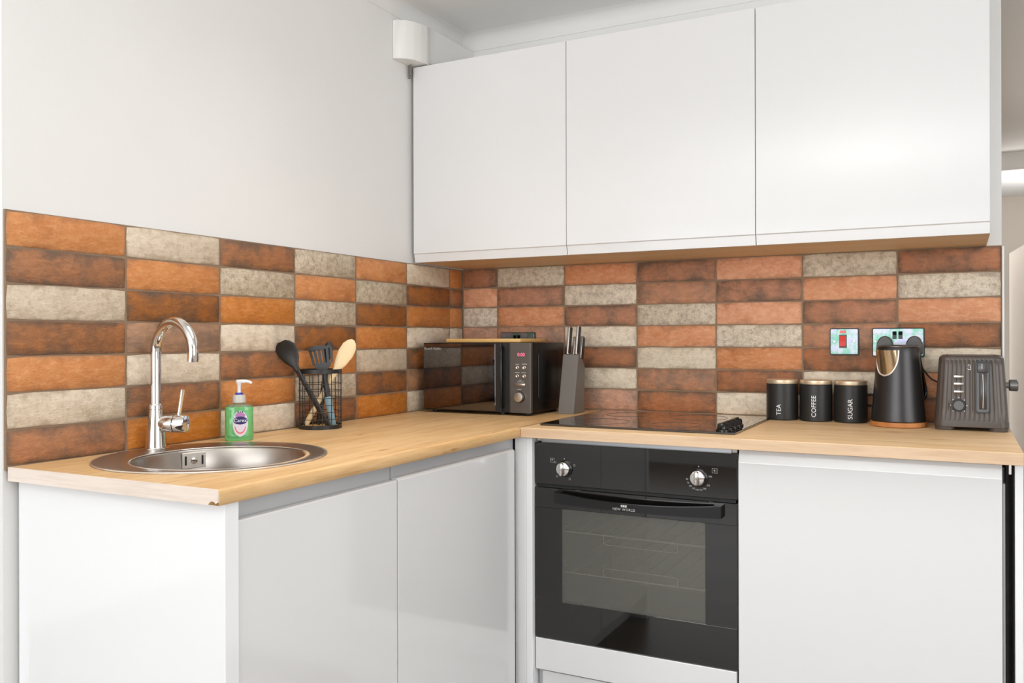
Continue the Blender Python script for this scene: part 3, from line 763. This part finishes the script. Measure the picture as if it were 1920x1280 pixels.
yp = MF + .001
t.part('display', text_mb('0:00', .0165, lambda x, y: (.4325 + x, yp - .0006, 1.1085 + y)), REDLED, cpn, smooth=False)
RX = Matrix.Rotation(PI / 2, 4, 'X')
for bx, bz in ((.4175, 1.0655), (.4435, 1.0655), (.4175, 1.037), (.4435, 1.037)):
    t.part('button', MB().lathe([(.0062, 0), (.0062, .0016), (.0048, .0022), (.0036, .0015)], (bx, yp, bz), 24, RX), STEEL)
m = MB(); m.box(.4105, .4475, yp - .0022, yp, 1.0045, 1.0125, .0012, 2); t.part('button', m, STEEL, ang=50)
m = MB()
for x0, x1, z in ((.411, .424, 1.0755), (.435, .4545, 1.0765), (.4085, .4265, 1.0475), (.4335, .4515, 1.0475), (.417, .4415, 1.0165), (.4245, .4335, 1.022), (.418, .433, .9915)):
    m.box(x0, x1, yp - .0005, yp, z, z + .0016)
t.part('printed_marks', m, GREYINK, cpn, smooth=False)['kind'] = 'stuff'
t.part('dial_ring', MB().lathe([(.0195, 0), (.0195, .001)], (.4275, yp, .9665), 36, RX), BLKPL)
t.part('dial', MB().lathe([(.0172, .001), (.0168, .013), (.0155, .0152), (.013, .0155)], (.4275, yp, .9665), 36, RX), STEEL, label='round steel dial')
for x in (.07, .345, .44):
    for y in (-.300, -.10): t.part('foot', MB().lathe([(.011, .0003), (.012, .004), (.012, .0095)], (x, y, ZW), 16), BLKPL)
# chopping board on top
tag(MB().box(.088, .392, -.262, -.064, Z1 + .0004, Z1 + .0140, .003, 2).build('chopping_board', BAMBOO, ang=40), 'thin bamboo chopping board lying on the microwave', 'board')

# ------------------------------------------------------------------ knife block and knives
KX, KY = .534, -.150
t = Thing('knife_block', 'grey slanted knife block between microwave and hob', 'knife block', (KX, KY, ZW))
prof = [(-.048, 0), (.046, 0), (.054, .16), (.046, .172), (.002, .206), (-.004, .204)]
m = MB(); m.prism([(KY + u, ZW + v) for u, v in prof], (KX - .0295, KX + .0295), 'x', .0015)
t.part('block', m, KBGREY, smooth=False)
la = Vector((0, .044, .204)).normalized()
def knife(name, kx, s, L, lab):
    base = Vector((kx, KY + .004 + s * .040, ZW + .2045 - s * .028))
    a = la; w_ = Vector((1, 0, 0)); n_ = a.cross(w_)
    M = Matrix((w_, n_, a)).transposed().to_4x4(); M.translation = base
    e = bpy.data.objects.new(name, None); COL.objects.link(e); e.location = base; tag(e, lab, 'knife', 'knives in the grey block')
    T = Matrix.Translation(-base) @ M
    rr = [(w2, z) for w2, z in ((.0068, .001), (.0068, .01), (.0074, L * .5), (.0080, L - .006), (.0066, L), (.003, L + .001))]
    m = MB(); m.loft([[(w2 * .8 * x, w2 * 1.25 * y, z) for x, y in rrect(-1, 1, -1, 1, .55, 3)] for w2, z in rr])
    m.build('handle', STEEL, e, M=T, ang=50)
    m = MB(); m.box(.0040, .0062, -.0098, -.0084, .004, L - .004, .0004); m.box(.0048, .0068, -.007, .007, .004, L - .004, .0003)
    m.build('grip_insert', BLKPL, e, M=T, smooth=False)
knife('knife', KX - .014, .0, .100, 'tall steel-handled knife at the front left of the grey block')
knife('knife', KX + .019, .0, .102, 'tall steel-handled knife at the front right of the grey block')
knife('knife', KX - .006, .75, .084, 'short steel-handled knife at the back left of the grey block')
knife('knife', KX + .0225, .75, .086, 'short steel-handled knife at the back right of the grey block')

# ------------------------------------------------------------------ hob
t = Thing('hob', 'black ceramic glass hob with four knobs at its right front', 'hob', (.91, -.33, ZW))
m = MB(); m.prism(rrect(.6205, 1.2055, -.576, -.058, .004), (ZW + .0006, ZW + .0062), 'z', .0012)
t.part('glass', m, HOBGLASS, smooth=False)
m = MB()
for c, r in (((.76, -.44), .09), ((.76, -.19), .072), ((1.0, -.44), .072), ((1.0, -.19), .09)):
    m.ring((c[0], c[1], ZW + .0063), r, .0006, 48, 4)
t.part('zone_marks', m, plain('zone_grey', (70, 68, 66), .4))
def knob4(y):
    b = MB(); n_ = 30
    def rg(r, z, a): return [((r + a * math.cos(5 * 2 * PI * i / n_)) * math.cos(2 * PI * i / n_), (r + a * math.cos(5 * 2 * PI * i / n_)) * math.sin(2 * PI * i / n_), z) for i in range(n_)]
    b.loft([rg(.0205, 0, 0), rg(.0205, .004, 0), rg(.0165, .006, .001), rg(.0150, .018, .0014), rg(.0125, .0205, .0012)])
    b.box(-.0045, .0045, -.021, .021, .010, .0235, .002, 2)
    return b.build('knob', BLKSH, t.e, ang=40)
k0 = knob4(0); k0.location = (1.166 - .91, -.541 + .33, .0066)
for i, y in enumerate((-.490, -.439, -.388)):
    k = k0.copy(); COL.objects.link(k); k.location = (1.166 - .91, y + .33, .0066); k.rotation_euler = (0, 0, .0)

# ------------------------------------------------------------------ canisters
for x, y, s, lz, ph, lab in ((1.2375, -.064, 'TEA', .021, -12, 'black canister lettered TEA with a steel lid'), (1.3415, -.066, 'COFFEE', .029, -7, 'black canister lettered COFFEE with a steel lid'), (1.4450, -.066, 'SUGAR', .029, -1, 'black canister lettered SUGAR with a steel lid')):
    t = Thing('canister', lab, 'canister', (x, y, ZW), 0, 'canisters by the hob', local=True)
    r = .0488
    b = t.part('body', MB().lathe([(r - .002, .0005), (r, .003), (r, .1145), (r - .0012, .1155)], (0, 0, 0), 56), BLKMATT)
    t.part('lid', MB().lathe([(r - .0006, .1158), (r - .0002, .117), (r - .0002, .1270), (r - .0016, .1285), (r - .006, .1288), (.02, .1296)], (0, 0, 0), 56), STEELW, label='brushed steel lid')
    vd = math.atan2(-2.8559 - y, 1.7425 - x) + math.radians(ph)
    z0 = {'TEA': .034, 'COFFEE': .048, 'SUGAR': .043}[s]
    def fn(u, v, vd=vd, z0=z0):
        a = vd + (-v) * -1 * -1 / .049
        return ((r + .0005) * math.cos(a), (r + .0005) * math.sin(a), z0 + u)
    t.part('lettering', text_mb(s, .0195, fn), WHITEINK, b, smooth=False)

# ------------------------------------------------------------------ kettle
KC = (1.5835, -.128)
t = Thing('kettle', 'tapered black kettle with chrome spout and wooden base ring', 'kettle', (KC[0], KC[1], ZW), local=True)
t.part('base_ring', MB().lathe([(.074, .0006), (.077, .002), (.0775, .008), (.077, .0145), (.072, .0155)], (0, 0, 0), 64), BASEWD, label='wooden base ring')
def kr(z): return .0755 - (.0755 - .0570) * ((z - .017) / (.235 - .017)) ** .92
b = t.part('body', MB().lathe([(.072, .0158), (.0752, .0175)] + [(kr(z), z) for z in (.022, .06, .10, .14, .18, .215, .229)] + [(.0563, .2315)], (0, 0, 0), 72), KETTLE, ang=50)
t.part('lid', MB().lathe([(.0558, .2316), (.0562, .2325), (.0562, .2352), (.0545, .2372), (.03, .2395), (.005, .240)], (0, 0, 0), 64), BLKMATT)
t.part('rim', MB().ring((0, 0, .2345), .0563, .0009, 64, 6), STEEL)
va = math.atan2(-2.8559 + .128, 1.7425 - KC[0]) - math.radians(34)
def spo(off, w0, zt, zb):
    m = MB(); rows = []
    for j in range(17):
        s = j / 16; z = zt + (zb - zt) * s
        ha = w0 * math.sqrt(max(0, 1 - s ** 2.2)) + .004
        rows.append([((kr(z) + off + .020 * (1 - s) ** 1.1 * max(0, 1 - (q / 8) ** 2) ** .8) * math.cos(va + ha * q / 8), (kr(z) + off + .020 * (1 - s) ** 1.1 * max(0, 1 - (q / 8) ** 2) ** .8) * math.sin(va + ha * q / 8), z) for q in range(-8, 9)])
    m.loft(rows, False, False, closed=False)
    bmesh.ops.solidify(m.bm, geom=list(m.bm.faces), thickness=.0006)
    return m
s_ = t.part('spout', spo(.0012, .62, .2245, .150), SPOUTM, ang=60, label='chrome pouring spout')
m = MB(); pts = []
for q in range(-20, 21):
    s = math.copysign(1 - abs(q) / 20, 1); ha = .62 * math.sqrt(max(0, 1 - s ** 2.2)) * math.copysign(1, q)
    z = .2245 + (.150 - .2245) * s; a = va + ha
    pts.append(((kr(z) + .0016) * math.cos(a), (kr(z) + .0016) * math.sin(a), z))
m.tube(pts, .0023, 8); t.part('spout_rim', m, plain('pale_steel', (240, 236, 228), .3, metal=.5), s_, ang=70)
ha = va + math.radians(174)
hx, hy = math.cos(ha), math.sin(ha)
hp = [(.050, .224), (.064, .226), (.078, .220), (.085, .205), (.094, .17), (.106, .13), (.114, .10), (.113, .085), (.100, .072), (.068, .066)]
m = MB(); rings = []
for i, (r_, z) in enumerate(hp):
    a0 = hp[max(i - 1, 0)]; a1 = hp[min(i + 1, len(hp) - 1)]
    tx, tz = a1[0] - a0[0], a1[1] - a0[1]; L_ = math.hypot(tx, tz); nx, nz = -tz / L_, tx / L_
    ring = []
    for k in range(12):
        aa = 2 * PI * k / 12; u = .0048 * math.cos(aa); v = .010 * math.sin(aa)
        ring.append(((r_ + nx * u) * hx - hy * v, (r_ + nx * u) * hy + hx * v, z + nz * u))
    rings.append(ring)
m.loft(rings); t.part('handle', m, BLKSH, ang=60)

# ------------------------------------------------------------------ toaster
TC = (1.7745, -.122)
t = Thing('toaster', 'dark grey ribbed toaster at the right end of the worktop', 'toaster', (TC[0], TC[1], ZW), local=True)
def hw(z): return .0925 - (.0925 - .0815) * max(0, (z - .026) / .175)
def hd(z): return .0780 - (.0780 - .0700) * max(0, (z - .026) / .175)
def tring(z, ins=0, rib=0.0, r=.026):
    w_, d_ = hw(z) - ins, hd(z) - ins; rc = max(.004, r - ins)
    P = rrect(-w_, w_, -d_, d_, rc, 10); Q = []
    for k in range(len(P)):      # resample the straights
        a, b_ = P[k], P[(k + 1) % len(P)]; L_ = math.dist(a, b_); n_ = max(1, int(L_ / .0015 + .5)) if L_ > .02 else 1
        for i in range(n_): Q.append((a[0] + (b_[0] - a[0]) * i / n_, a[1] + (b_[1] - a[1]) * i / n_))
    out = []; s = 0
    for k, p in enumerate(Q):
        q0, q1 = Q[k - 1], Q[(k + 1) % len(Q)]; tx, ty = q1[0] - q0[0], q1[1] - q0[1]; L_ = math.hypot(tx, ty)
        if k: s += math.dist(Q[k - 1], p)
        o = rib * (.5 - .5 * math.cos(2 * PI * p[0] / .0115 if abs(p[1]) > d_ - .004 else 2 * PI * s / .0115))
        out.append((p[0] - ty / L_ * o, p[1] + tx / L_ * o, z))
    return out
_n = len(tring(.1))
rings = []
zs = [(.0255, 0, 0), (.0275, 0, 0), (.0295, 0, .0022)] + [(z, 0, .0024) for z in (.06, .10, .14, .18)] + [(.1955, 0, .0024), (.1985, .0, 0)]
def fixed(z, ins, rib):
    # same sampling for every ring: sample once at mid height and scale
    base = tring(.11, 0, rib); sx = (hw(z) - ins) / hw(.11); sy = (hd(z) - ins) / hd(.11)
    return [(x * sx, y * sy, z) for x, y, _ in base]
for z, ins, rib in zs: rings.append(fixed(z, ins, rib))
for a in (.25, .5, .75, 1.0):
    th = a * PI / 2; rings.append([(x, y, .1985 + .013 * math.sin(th)) for x, y, _ in fixed(.1985, .013 * (1 - math.cos(th)), 0)])
rings.append([(x, y, .2115) for x, y, _ in fixed(.1985, .018, 0)])
rings.append([(x, y, .206) for x, y, _ in fixed(.1985, .019, 0)])
m = MB(); m.loft(rings); b = t.part('body', m, TOASTER, ang=50)
# base with cut-out feet
m = MB(); P = rrect(-.0935, .0935, -.0795, .0795, .026, 8)
m.loft([[(x, y, .0255) for x, y in P], [(x, y, .0115) for x, y in P], [(x * .99, y * .99, .0105) for x, y in P]])
t.part('base', m, TOASTER)
for sx in (-1, 1):
    for sy in (-1, 1):
        m = MB(); P = rrect(-.0255, .0255, -.022, .022, .0215, 6)
        m.loft([[(sx * .0668 + x, sy * .0560 + y, .0104) for x, y in P], [(sx * .0662 + x * .97, sy * .0555 + y * .97, .0004) for x, y in P]])
        t.part('foot', m, TOASTER)
for y in (-.025, .025):
    t.part('slot', MB().prism(rrect(-.060, .060, y - .014, y + .014, .004), (.2055, .2072), 'z'), DARK, smooth=False)
    m = MB()
    for yy in (y - .012, y + .012):
        m.tube([(-.058, yy, .2095), (.058, yy, .2095)], .0014, 6)
        for x in (-.045, -.015, .015, .045): m.tube([(x, yy, .2065), (x, yy, .2095)], .0012, 5)
    t.part('wire_guide', m, STEEL)
sl = math.atan2(hd(.026) - hd(.2), .174)
FM = Matrix.Translation((0, -hd(.11) - .0022, .11)) @ Matrix.Rotation(-sl, 4, 'X')   # x right, z up, -y out of the front
def fp(m, name, mat, parent=None, **k): return t.part(name, m, mat, parent, M=FM, **k)
def Z(v): return (811 - v) * .00151 - .11
def X(px): return (px - 1821) * .001316
m = MB(); m.prism(rrect(X(1829), X(1856), Z(777), Z(681), .007), (-.0012, .004), 'y', .0008); wn = fp(m, 'lever_window', TOASTD, ang=40)
m = MB()
P1 = rrect(X(1829), X(1856), Z(777), Z(681), .007); P2 = rrect(X(1831), X(1854), Z(775), Z(683.5), .006)
m.loft([[(x, y, z) for x, z in P] for P, y in ((P1, .002), (P1, -.0028), (P2, -.0028), (P2, -.001))], False, False); fp(m, 'window_frame', BLKPL, wn)
m = MB(); m.box(X(1832), X(1853), -.0045, -.0008, Z(703), Z(684), .002, 2).box(X(1836), X(1850), -.0036, -.001, Z(770), Z(703), .001); fp(m, 'slider', TOASTD, wn, ang=50)
m = MB(); m.tube([(X(1842.5), -.0042, Z(768)), (X(1843.5), -.0048, Z(735)), (X(1842.5), -.0042, Z(706))], .0009, 6); m.tube([(X(1841), -.0050, Z(696)), (X(1841), -.0050, Z(687))], .0008, 6)
fp(m, 'slider_highlight_strip', STEEL, wn)
for v in (710.5, 724, 738.5):
    m = MB(); m.box(X(1787.5), X(1807), -.0030, .0015, Z(v + 2.4), Z(v - 2.4), .0014, 2); o = fp(m, 'button', STEEL, ang=50)
m = MB()
for v in (715.5, 729.5, 744): m.box(X(1792), X(1801), -.0005, .0006, Z(v + .8), Z(v - .8))
fp(m, 'button_marks', plain('mark_dark', (50, 46, 44), .5), smooth=False)
fp(MB().lathe([(.0175, -.002), (.0175, .0010), (.0165, .0018)], (X(1797.5), 0, Z(764)), 32, RX), 'dial_ring', BLKPL)
fp(MB().lathe([(.0140, .0018), (.0138, .011), (.0125, .0125), (.010, .0125)], (X(1797.5), 0, Z(764)), 32, RX), 'dial', TOASTD, label='round browning dial')
m = MB()
for a in (90, 45, 0, -45, 135, 180, 225):
    x, z = X(1797.5) + .0202 * math.cos(math.radians(a)), Z(764) + .0218 * math.sin(math.radians(a))
    m.lathe([(.0014, 0), (.0014, .0012)], (x, 0, z), 10, RX)
fp(m, 'dial_dots', WHITEINK)
m = MB(); cx, cz = X(1817.5), Z(693)          # small round-shouldered emblem
def arc(m, x, z, rx_, rz_, a0, a1, r=.0007):
    m.tube([(x + rx_ * math.cos(math.radians(a0 + (a1 - a0) * i / 10)), -.0008, z + rz_ * math.sin(math.radians(a0 + (a1 - a0) * i / 10))) for i in range(11)], r, 6)
arc(m, cx, cz + .0035, .0030, .0036, -60, 200); arc(m, cx + .0003, cz - .0035, .0038, .0036, 160, 440)
m.tube([(cx - .0035, -.0008, cz - .0068), (cx + .004, -.0008, cz - .0068)], .0007, 6)
fp(m, 'emblem', WHITEINK)
m = MB(); m.lathe([(.0085, 0), (.0085, .012)], (hw(.12) - .004, -.004, .1265), 20, Matrix.Rotation(PI / 2, 4, 'Y')); t.part('lever_stem', m, plain('stem_grey', (150, 140, 132), .4))
m = MB(); m.lathe([(.0135, .0), (.0160, .003), (.0165, .020), (.0150, .0225), (.012, .0232)], (hw(.12) + .008, -.004, .1265), 28, Matrix.Rotation(PI / 2, 4, 'Y')); t.part('lever_knob', m, plain('lever_knob_grey', (112, 110, 108), .3, metal=.5))
# its cable, from behind the kettle to the toaster back
m = MB(); m.tube([(1.640, -.030, 1.082), (1.650, -.022, 1.062), (1.662, -.018, 1.046), (1.672, -.020, 1.036), (1.690, -.024, 1.028), (1.712, -.034, 1.020)], .0024, 8)
tag(m.build('toaster_cable', CABLE, ang=60), 'black cable curving between kettle and toaster', 'cable')
m = MB(); m.tube([(1.540, -.026, 1.112), (1.556, -.020, 1.08), (1.556, -.014, 1.02), (1.540, -.012, .990), (1.512, -.012, .986), (1.488, -.012, .984)], .0033, 8)
m.tube([(1.485, -.008, .951), (1.512, -.008, .9495), (1.545, -.008, .948)], .0033, 8)
tag(m.build('kettle_cable', CABLE, ang=60), 'black cable showing in the gap between sugar canister and kettle', 'cable')

# ------------------------------------------------------------------ switch and sockets
def plate(t, x0, x1, z0, z1, back=True):
    if back: t.part('gasket', MB().prism(rrect(x0 - .002, x1 + .003, z0 - .003, z1 + .002, .005), (-.0042, -.0006), 'y', .0006), BLKPL, smooth=False)
    m = MB(); m.prism(rrect(x0, x1, z0, z1, .004), (-.0085, -.0042), 'y', .0012); return t.part('face_plate', m, FILM, smooth=False)
def screws(t, xs, z):
    for x in xs:
        s = t.part('screw', MB().lathe([(.0038, 0), (.0038, .0008), (.0025, .0016)], (x, -.0085, z), 16, RX), CHROME)
        t.part('screw_slot', MB().box(x - .0025, x + .0025, -.0104, -.0100, z - .0004, z + .0004), DARK, s, smooth=False)
t = Thing('cooker_switch', 'square chrome cooker switch with a red rocker on the back wall tiles', 'switch', (1.42, -.0006, 1.15))
plate(t, 1.3780, 1.4610, 1.1105, 1.1915); screws(t, (1.3895, 1.4480), 1.151)
t.part('rocker_frame', MB().box(1.4045, 1.4275, -.0098, -.0086, 1.1305, 1.1730, .0005), plain('switch_frame', (70, 92, 80), .4), smooth=False)
m = MB(); m.prism([(-.0099, 1.135), (-.0135, 1.137), (-.0108, 1.152), (-.0128, 1.1685), (-.0099, 1.1695)], (1.4070, 1.4250), 'x')
t.part('rocker', m, RED, smooth=False, label='red rocker')
t.part('neon', MB().box(1.4070, 1.4255, -.0102, -.0086, 1.1775, 1.1860, .0006), plain('neon_red', (238, 96, 80), .3), smooth=False)
def socket(x0, x1, z0, z1, lab):
    t = Thing('double_socket', lab, 'socket', ((x0 + x1) / 2, -.0006, (z0 + z1) / 2)); pl = plate(t, x0, x1, z0, z1)
    c = (x0 + x1) / 2
    for dx in (-.0095, .0075):
        m = MB(); m.prism([(-.0088, z1 - .0325), (-.0120, z1 - .031), (-.0100, z1 - .0205), (-.0118, z1 - .0105), (-.0088, z1 - .009)], (c + dx - .0058, c + dx + .0058), 'x')
        t.part('switch', m, BLKSH, smooth=False)
    screws(t, (x0 + .0075, x1 - .0075), (z0 + z1) / 2 + .003)
    return t
socket(1.5040, 1.6485, 1.1060, 1.1915, 'double chrome socket behind the kettle')
socket(.1740, .3185, 1.0985, 1.1850, 'double chrome socket partly hidden behind the microwave')
for px, lab in ((1.5400, 'black plug in the left half of the socket behind the kettle'), (1.6230, 'black plug in the right half of the socket behind the kettle')):
    P = []
    for i in range(15):
        a = PI * i / 14; P.append((px + .0245 * math.cos(a) * (1.0 if 1 else 1), 1.1270 + .0415 * math.sin(a) ** .8))
    P += [(px - .0235, 1.112), (px + .0235, 1.112)]
    t = Thing('plug', lab, 'plug', (px, -.03, 1.14), 0, 'plugs behind the kettle')
    m = MB(); m.prism(P, (-.030, -.0125), 'y', .003); t.part('plug_body', m, plain('plug_grey', (72, 68, 66), .4), ang=40)
    t.part('plug_pins', MB().box(px - .010, px + .010, -.0124, -.0088, 1.13, 1.142), DARK, smooth=False)

# ------------------------------------------------------------------ beyond the kitchen
PANEL_A = math.radians(-85)
tl = Thing('panel_screen', 'plain white panel edge standing in the hall right of the kitchen wall', 'panel', (1.9436, 1.0, 0), PANEL_A, local=True)
tl.part('board', MB().box(0, .9, -.02, .02, 0, 1.497, .002), GLOSS2, smooth=False)
# window behind the camera
w1 = struct('window_1', MB().box(-1.25, 2.65, -6.06, -6.02, .35, .41).box(-1.25, 2.65, -6.06, -6.02, 2.285, ZC).box(-1.25, -1.19, -6.06, -6.02, .41, 2.285).box(2.59, 2.65, -6.06, -6.02, .41, 2.285).box(.67, .73, -6.06, -6.02, .41, 2.285), WHITEPL, smooth=False)
